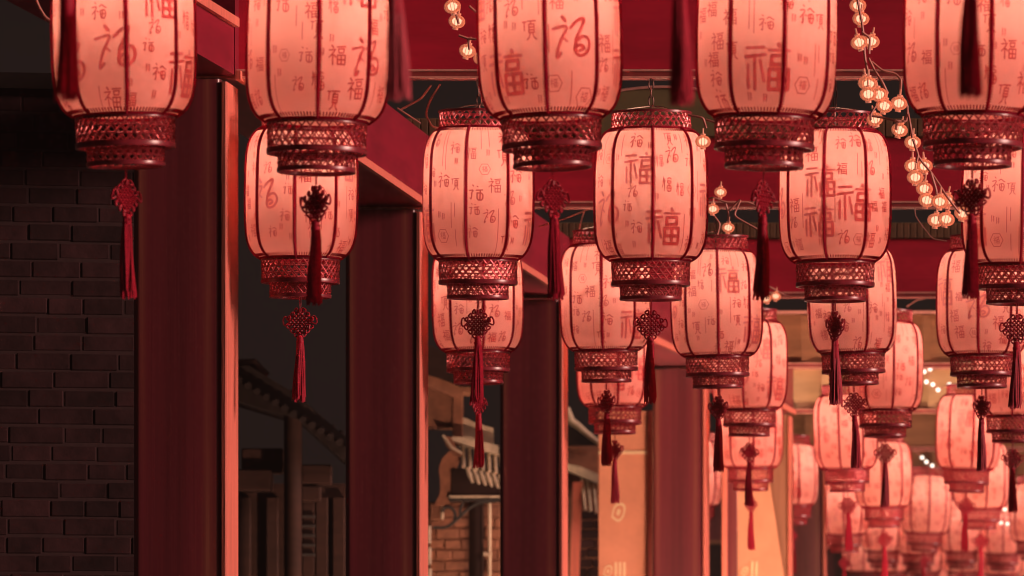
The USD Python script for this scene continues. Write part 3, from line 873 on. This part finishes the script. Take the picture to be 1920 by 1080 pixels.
for k in range(5):
    obj('window_bar', pxbox(f, 566, 965 + k * 18, 590, 970 + k * 18, .06, .08, .001), 'iron', t)

# house B: gable end with pale eave tiles
WB = 112
o = P(866, YH, WB); o[2] = 0
f = rel(o, WB)
t = thing('old_house', 'old brick house with pale eave tiles between the second and third posts', 'house', o)
wl = obj('wall', bx(f(795, 0)[0], f(960, 0)[0], .1, .5, 0, f(0, 940)[1]), 'mortar', t)
brick_panel(wl, f(806, 0)[0], f(940, 0)[0], f(0, 1110)[1], f(0, 945)[1], .115, .058, .006, 'brick', random.Random(5), depth=.012, y=.1)
obj('upper_wall', pxbox(f, 790, 722, 868, 800, .0, .4), 'brick', t)
obj('cornice', pxprism(f, [(786, 700), (812, 706), (862, 726), (890, 728), (890, 738), (868, 735), (866, 752), (790, 722)], -.08, .4), 'brick', t)
obj('upper_roof', pxprism(f, [(786, 640), (830, 660), (892, 716), (892, 730), (860, 722), (786, 700)], -.10, .45), 'darkwood', t)
obj('corner_pier', pxbox(f, 848, 730, 868, 835, -.03, .1), 'brick', t)
obj('gable_plaster', pxprism(f, [(862, 800), (870, 782), (890, 792), (925, 803), (925, 840), (880, 838), (850, 832)], -.02, .2), 'plaster', t)
obj('eave_edge', pxprism(f, [(848, 822), (880, 822), (902, 830), (935, 838), (935, 856), (900, 846), (860, 832), (846, 828)], -.20, .05), 'tile', t)
obj('upturned_corner', pxprism(f, [(830, 820), (847, 822), (856, 842), (866, 850), (866, 858), (850, 854), (838, 838)], -.20, -.04), 'brick', t)
obj('corner_lip', tube(np.array([(*f(831, 819)[:1], -.205, f(831, 819)[1]), (f(848, 840)[0], -.205, f(848, 842)[1]), (f(867, 853)[0], -.205, f(867, 853)[1])]), .007, 6), 'tile', t, smooth=50)
obj('gable_board', pxprism(f, smooth_line([(842, 848), (866, 856), (856, 880), (848, 900), (845, 930), (844, 950), (818, 950), (816, 944), (826, 925), (826, 900), (822, 880), (830, 860)], 2), -.10, .06), 'brick', t)
obj('lower_block', pxbox(f, 806, 944, 826, 976, -.08, .09), 'brick', t)
obj('pale_quoin', pxbox(f, 826, 948, 832, 974, -.085, .09), 'tile', t)
for k in range(3):
    obj('pale_quoin', pxbox(f, 801 + k * .5, 985 + k * 40, 808 + k * .5, 1020 + k * 40, -.02, .09), 'tile', t)
for k in range(7):
    x, y = 868 + k * 12, 838 + k * 2.6
    a, b = f(x, y), f(x + 1.5, y + 40)
    obj('cover_tile', tube(np.array([(a[0], -.05, a[1]), (b[0], -.2, b[1])]), .010, 8), 'tile', t, smooth=40)
    a, b = f(x + 8, y + 42), f(x + 19, y + 70)
    obj('drip_tile', tube(np.array([(a[0], -.19, a[1]), ((a[0] + b[0]) / 2, -.21, (a[1] + b[1]) / 2), (b[0], -.21, b[1])]), np.array([.008, .013, .006]), 6), 'tile', t, smooth=40)
obj('soffit', pxbox(f, 846, 880, 940, 934, -.12, .1), 'darkwood', t)
obj('ledge', pxbox(f, 842, 931, 940, 935, -.16, .09, .002), 'tile', t)
obj('under_ledge', pxbox(f, 842, 936, 940, 941, -.15, .09, .002), 'iron', t)
c0 = f(893, 940)
m = trimesh.creation.cylinder(radius=.040, height=c0[1], sections=24); m.apply_translation((c0[0], -.02, c0[1] / 2))
obj('column', m, 'darkwood', t, smooth=40)
m = trimesh.creation.cylinder(radius=.009, height=c0[1], sections=10); m.apply_translation((f(918, 0)[0], -.06, c0[1] / 2))
obj('pipe', m, 'plaster', t, smooth=40)
obj('pipe_clip', pxbox(f, 906, 1036, 922, 1042, -.08, .05, .002), 'plaster', t)
# wrought bracket under the ledge
s1 = smooth_line([(812, 990), (835, 992), (858, 975), (880, 952), (905, 942), (930, 941)], 3)
s2 = smooth_line([(830, 962), (834, 952), (846, 952), (854, 962), (853, 976)], 3)
s3 = smooth_line([(864, 968), (862, 955), (870, 942), (866, 934)], 2)
br = [tube(np.array([(f(*p)[0], -.12, f(*p)[1]) for p in s]), .0085, 6) for s in (s1, s2, s3)]
obj('iron_bracket', cat(br), 'iron', t, smooth=50)

# house C: eave end and pale post
WC = 100
o = P(1095, YH, WC); o[2] = 0
f = rel(o, WC)
t = thing('old_house', 'small old house with pale eave and timber post, left of the orange banner', 'house', o)
wl = obj('wall', bx(f(1040, 0)[0], f(1180, 0)[0], .1, .4, 0, f(0, 900)[1]), 'mortar', t)
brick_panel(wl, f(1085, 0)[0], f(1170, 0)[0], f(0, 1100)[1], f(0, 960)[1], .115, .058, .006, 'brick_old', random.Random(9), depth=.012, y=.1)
obj('upper_wall', pxbox(f, 1040, 836, 1150, 900, .0, .4), 'brick', t)
obj('roof_ridge', tube(np.array([(f(x, y)[0], -.05, f(x, y)[1]) for x, y in ((1062, 766), (1070, 790), (1082, 798), (1098, 812), (1116, 826), (1140, 842))]), np.array([.02, .026, .022, .018, .016, .014]), 8), 'plaster', t, smooth=50)
obj('roof', pxprism(f, [(1040, 800), (1078, 800), (1140, 842), (1140, 858), (1040, 840)], .02, .4), 'roofdark', t)
obj('eave_edge', pxprism(f, smooth_line([(1060, 872), (1085, 876), (1110, 886), (1140, 900), (1140, 918), (1105, 902), (1060, 884)], 1), -.2, .05), 'tile', t)
for k in range(6):
    x, y = 1090 + k * 10.5, 900 + k * 3
    a, b = f(x, y), f(x + 6, y + 58)
    obj('drip_tile', tube(np.array([(a[0], -.1, a[1]), (b[0], -.2, b[1])]), np.array([.012, .009]), 8), 'tile', t, smooth=40)
m = pxprism(f, [(1074, 905), (1092, 905), (1082, 1200), (1064, 1200)], -.14, -.06)
obj('pale_post', m, 'timber', t)

# ---------------------------------------------------------------- orange banner beside the fourth post, slim post, far house front
def emblem(f, d, cx, cy, s):
    ring = Polygon(smooth_line([(cx - .5 * s, cy + .3 * s), (cx - .35 * s, cy - .5 * s), (cx + .1 * s, cy - .75 * s), (cx + .5 * s, cy - .55 * s), (cx + .4 * s, cy + .2 * s), (cx, cy + .7 * s), (cx - .5 * s, cy + .3 * s)], 2))
    inner = affinity.scale(ring, .72, .72)
    dot = affinity.scale(ring, .3, .35)
    g = unary_union([ring.difference(inner), dot])
    return prism(affinity.affine_transform(g, [1, 0, 0, 1, 0, 0]) if False else shapely_map(g, f), d - .004, d)


def shapely_map(g, f):
    from shapely.ops import transform
    return transform(lambda x, y: tuple(np.array([f(a, b) for a, b in zip(np.atleast_1d(x), np.atleast_1d(y))]).T), g).buffer(0)


WBN = 117
o = P(1171, YH, WBN); o[2] = 0
f = rel(o, WBN)
t = thing('banner', 'tall orange banner with pale emblems left of the brownish post', 'banner', o)
obj('cloth', pxbox(f, 1122, 770, 1222, 1330, 0, .02, .004), 'banner', t)
obj('header', pxbox(f, 1122, 845, 1222, 852, -.012, -.002, .002), 'bannerprint', t)
obj('emblem', emblem(f, -.002, 1160, 962, 28), 'bannerprint', t)
obj('emblem', emblem(f, -.002, 1140, 1072, 18), 'bannerprint', t)
for k in range(3):
    obj('stroke', pxbox(f, 1152 + k * 8, 1054, 1157 + k * 8, 1110, -.006, -.002, .001), 'bannerprint', t)
obj('side_pole', pxbox(f, 1214, 770, 1224, 1405, -.02, -.001, .004), 'timber', t)  # narrow strip in place of the lit right edge of the banner
WB2 = 105.2
o = P(1408, YH, WB2); o[2] = 0
f = rel(o, WB2)
t = thing('banner', 'narrow orange banner shaped as the lit part of the far post', 'banner', o)
obj('cloth', pxprism(f, [(1383, 800), (1383, 1330), (1492, 1330), (1470, 1080), (1452, 960), (1432, 830), (1424, 800)], 0, .012), 'banner', t)  # outline draws the lit part of the post face and its diagonal shade edge
obj('emblem', emblem(f, -.002, 1396, 1072, 14), 'bannerprint', t)
for k in range(2):
    obj('stroke', pxbox(f, 1408 + k * 8, 1052, 1412 + k * 8, 1110, -.006, -.002, .001), 'bannerprint', t)
WS = 108
o = P(1367, YH, WS); o[2] = 0
f = rel(o, WS)
t = thing('timber_post', 'slim post with a pale left face just left of the narrow orange banner', 'post', o)
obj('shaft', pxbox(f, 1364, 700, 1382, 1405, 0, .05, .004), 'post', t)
obj('facing_board', pxbox(f, 1353, 700, 1363.5, 1405, -.01, .05, .003), 'timber', t)  # pale board puts the lit left face into the colour

o = P(1600, YH, 46); o[2] = 0
f = rel(o, 46)
t = thing('far_building', 'dark red building front closing the passage far away behind all lanterns', 'building', o)
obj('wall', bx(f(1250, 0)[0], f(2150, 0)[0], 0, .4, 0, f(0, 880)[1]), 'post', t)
for k in range(9):
    x = 1300 + k * 95
    w_ = obj('window', pxbox(f, x, 1020, x + 60, 1130, -.05, -.004, .01), 'darkwood', t)
    obj('frame', cat([pxbox(f, x - 6, 1014, x + 66, 1020, -.09, -.004, .005), pxbox(f, x - 6, 1130, x + 66, 1136, -.09, -.004, .005)]), 'brownboard', w_)
obj('roof', pxprism(f, [(1230, 884), (2170, 884), (2130, 850), (1270, 850)], -.5, .9), 'roofdark', t)

# ---------------------------------------------------------------- added floodlights on the ground, unseen, to brighten the far beams and banner
def flood(x, y, z, az, el, label, power, col):
    t = thing('flood_lamp', label, 'lamp', (x, y, 0), az, 'added unseen flood lamps on the ground of the passage')
    R_ = trimesh.transformations.rotation_matrix(math.radians(el), (1, 0, 0))
    body = bevel_box(-.14, .14, -.06, .035, -.10, .10, .015)
    glass = bx(-.125, .125, .036, .042, -.085, .085)
    for m in (body, glass):
        m.apply_transform(R_)
        m.apply_translation((0, 0, z))
    obj('housing', body, 'iron', t)
    em = usdkit.material(stage, LK + f'added_flood_glow_{len(taken)}', {'e': ('emission', {'color': col, 'strength': power})}, surface='e.emission')
    obj('lens', glass, em, t)
    obj('bracket', cat([bx(-.17, -.15, -.02, .02, 0, z), bx(.15, .17, -.02, .02, 0, z), bx(-.17, .17, -.06, .06, 0, .03)]), 'iron', t)


fx = (1840 - 960) / 110 * D
flood(fx, row_y(5) + 1.6, .35, 8, 44, 'added unseen flood lamp on the ground brightening the ochre beam', 1500.0, (1.0, 0.60, 0.36))
flood((1330 - 960) / 130 * D + .2, row_y(4) + 1.0, .35, 12, 34, 'added unseen flood lamp on the ground brightening the orange banner', 2000.0, (1.0, 0.56, 0.38))

# ---------------------------------------------------------------- thin haze added to lift the blacks
hz = usdkit.material(stage, LK + 'black_lift_haze', {'v': ('principled_volume', {'color': (0.95, 0.85, 0.85), 'density': 0.0007, 'anisotropy': 0.3})}, volume='v.volume')
tag(obj('haze', bx(-62, 62, -32, 132, -1.0, 14.0), hz), kind='stuff')
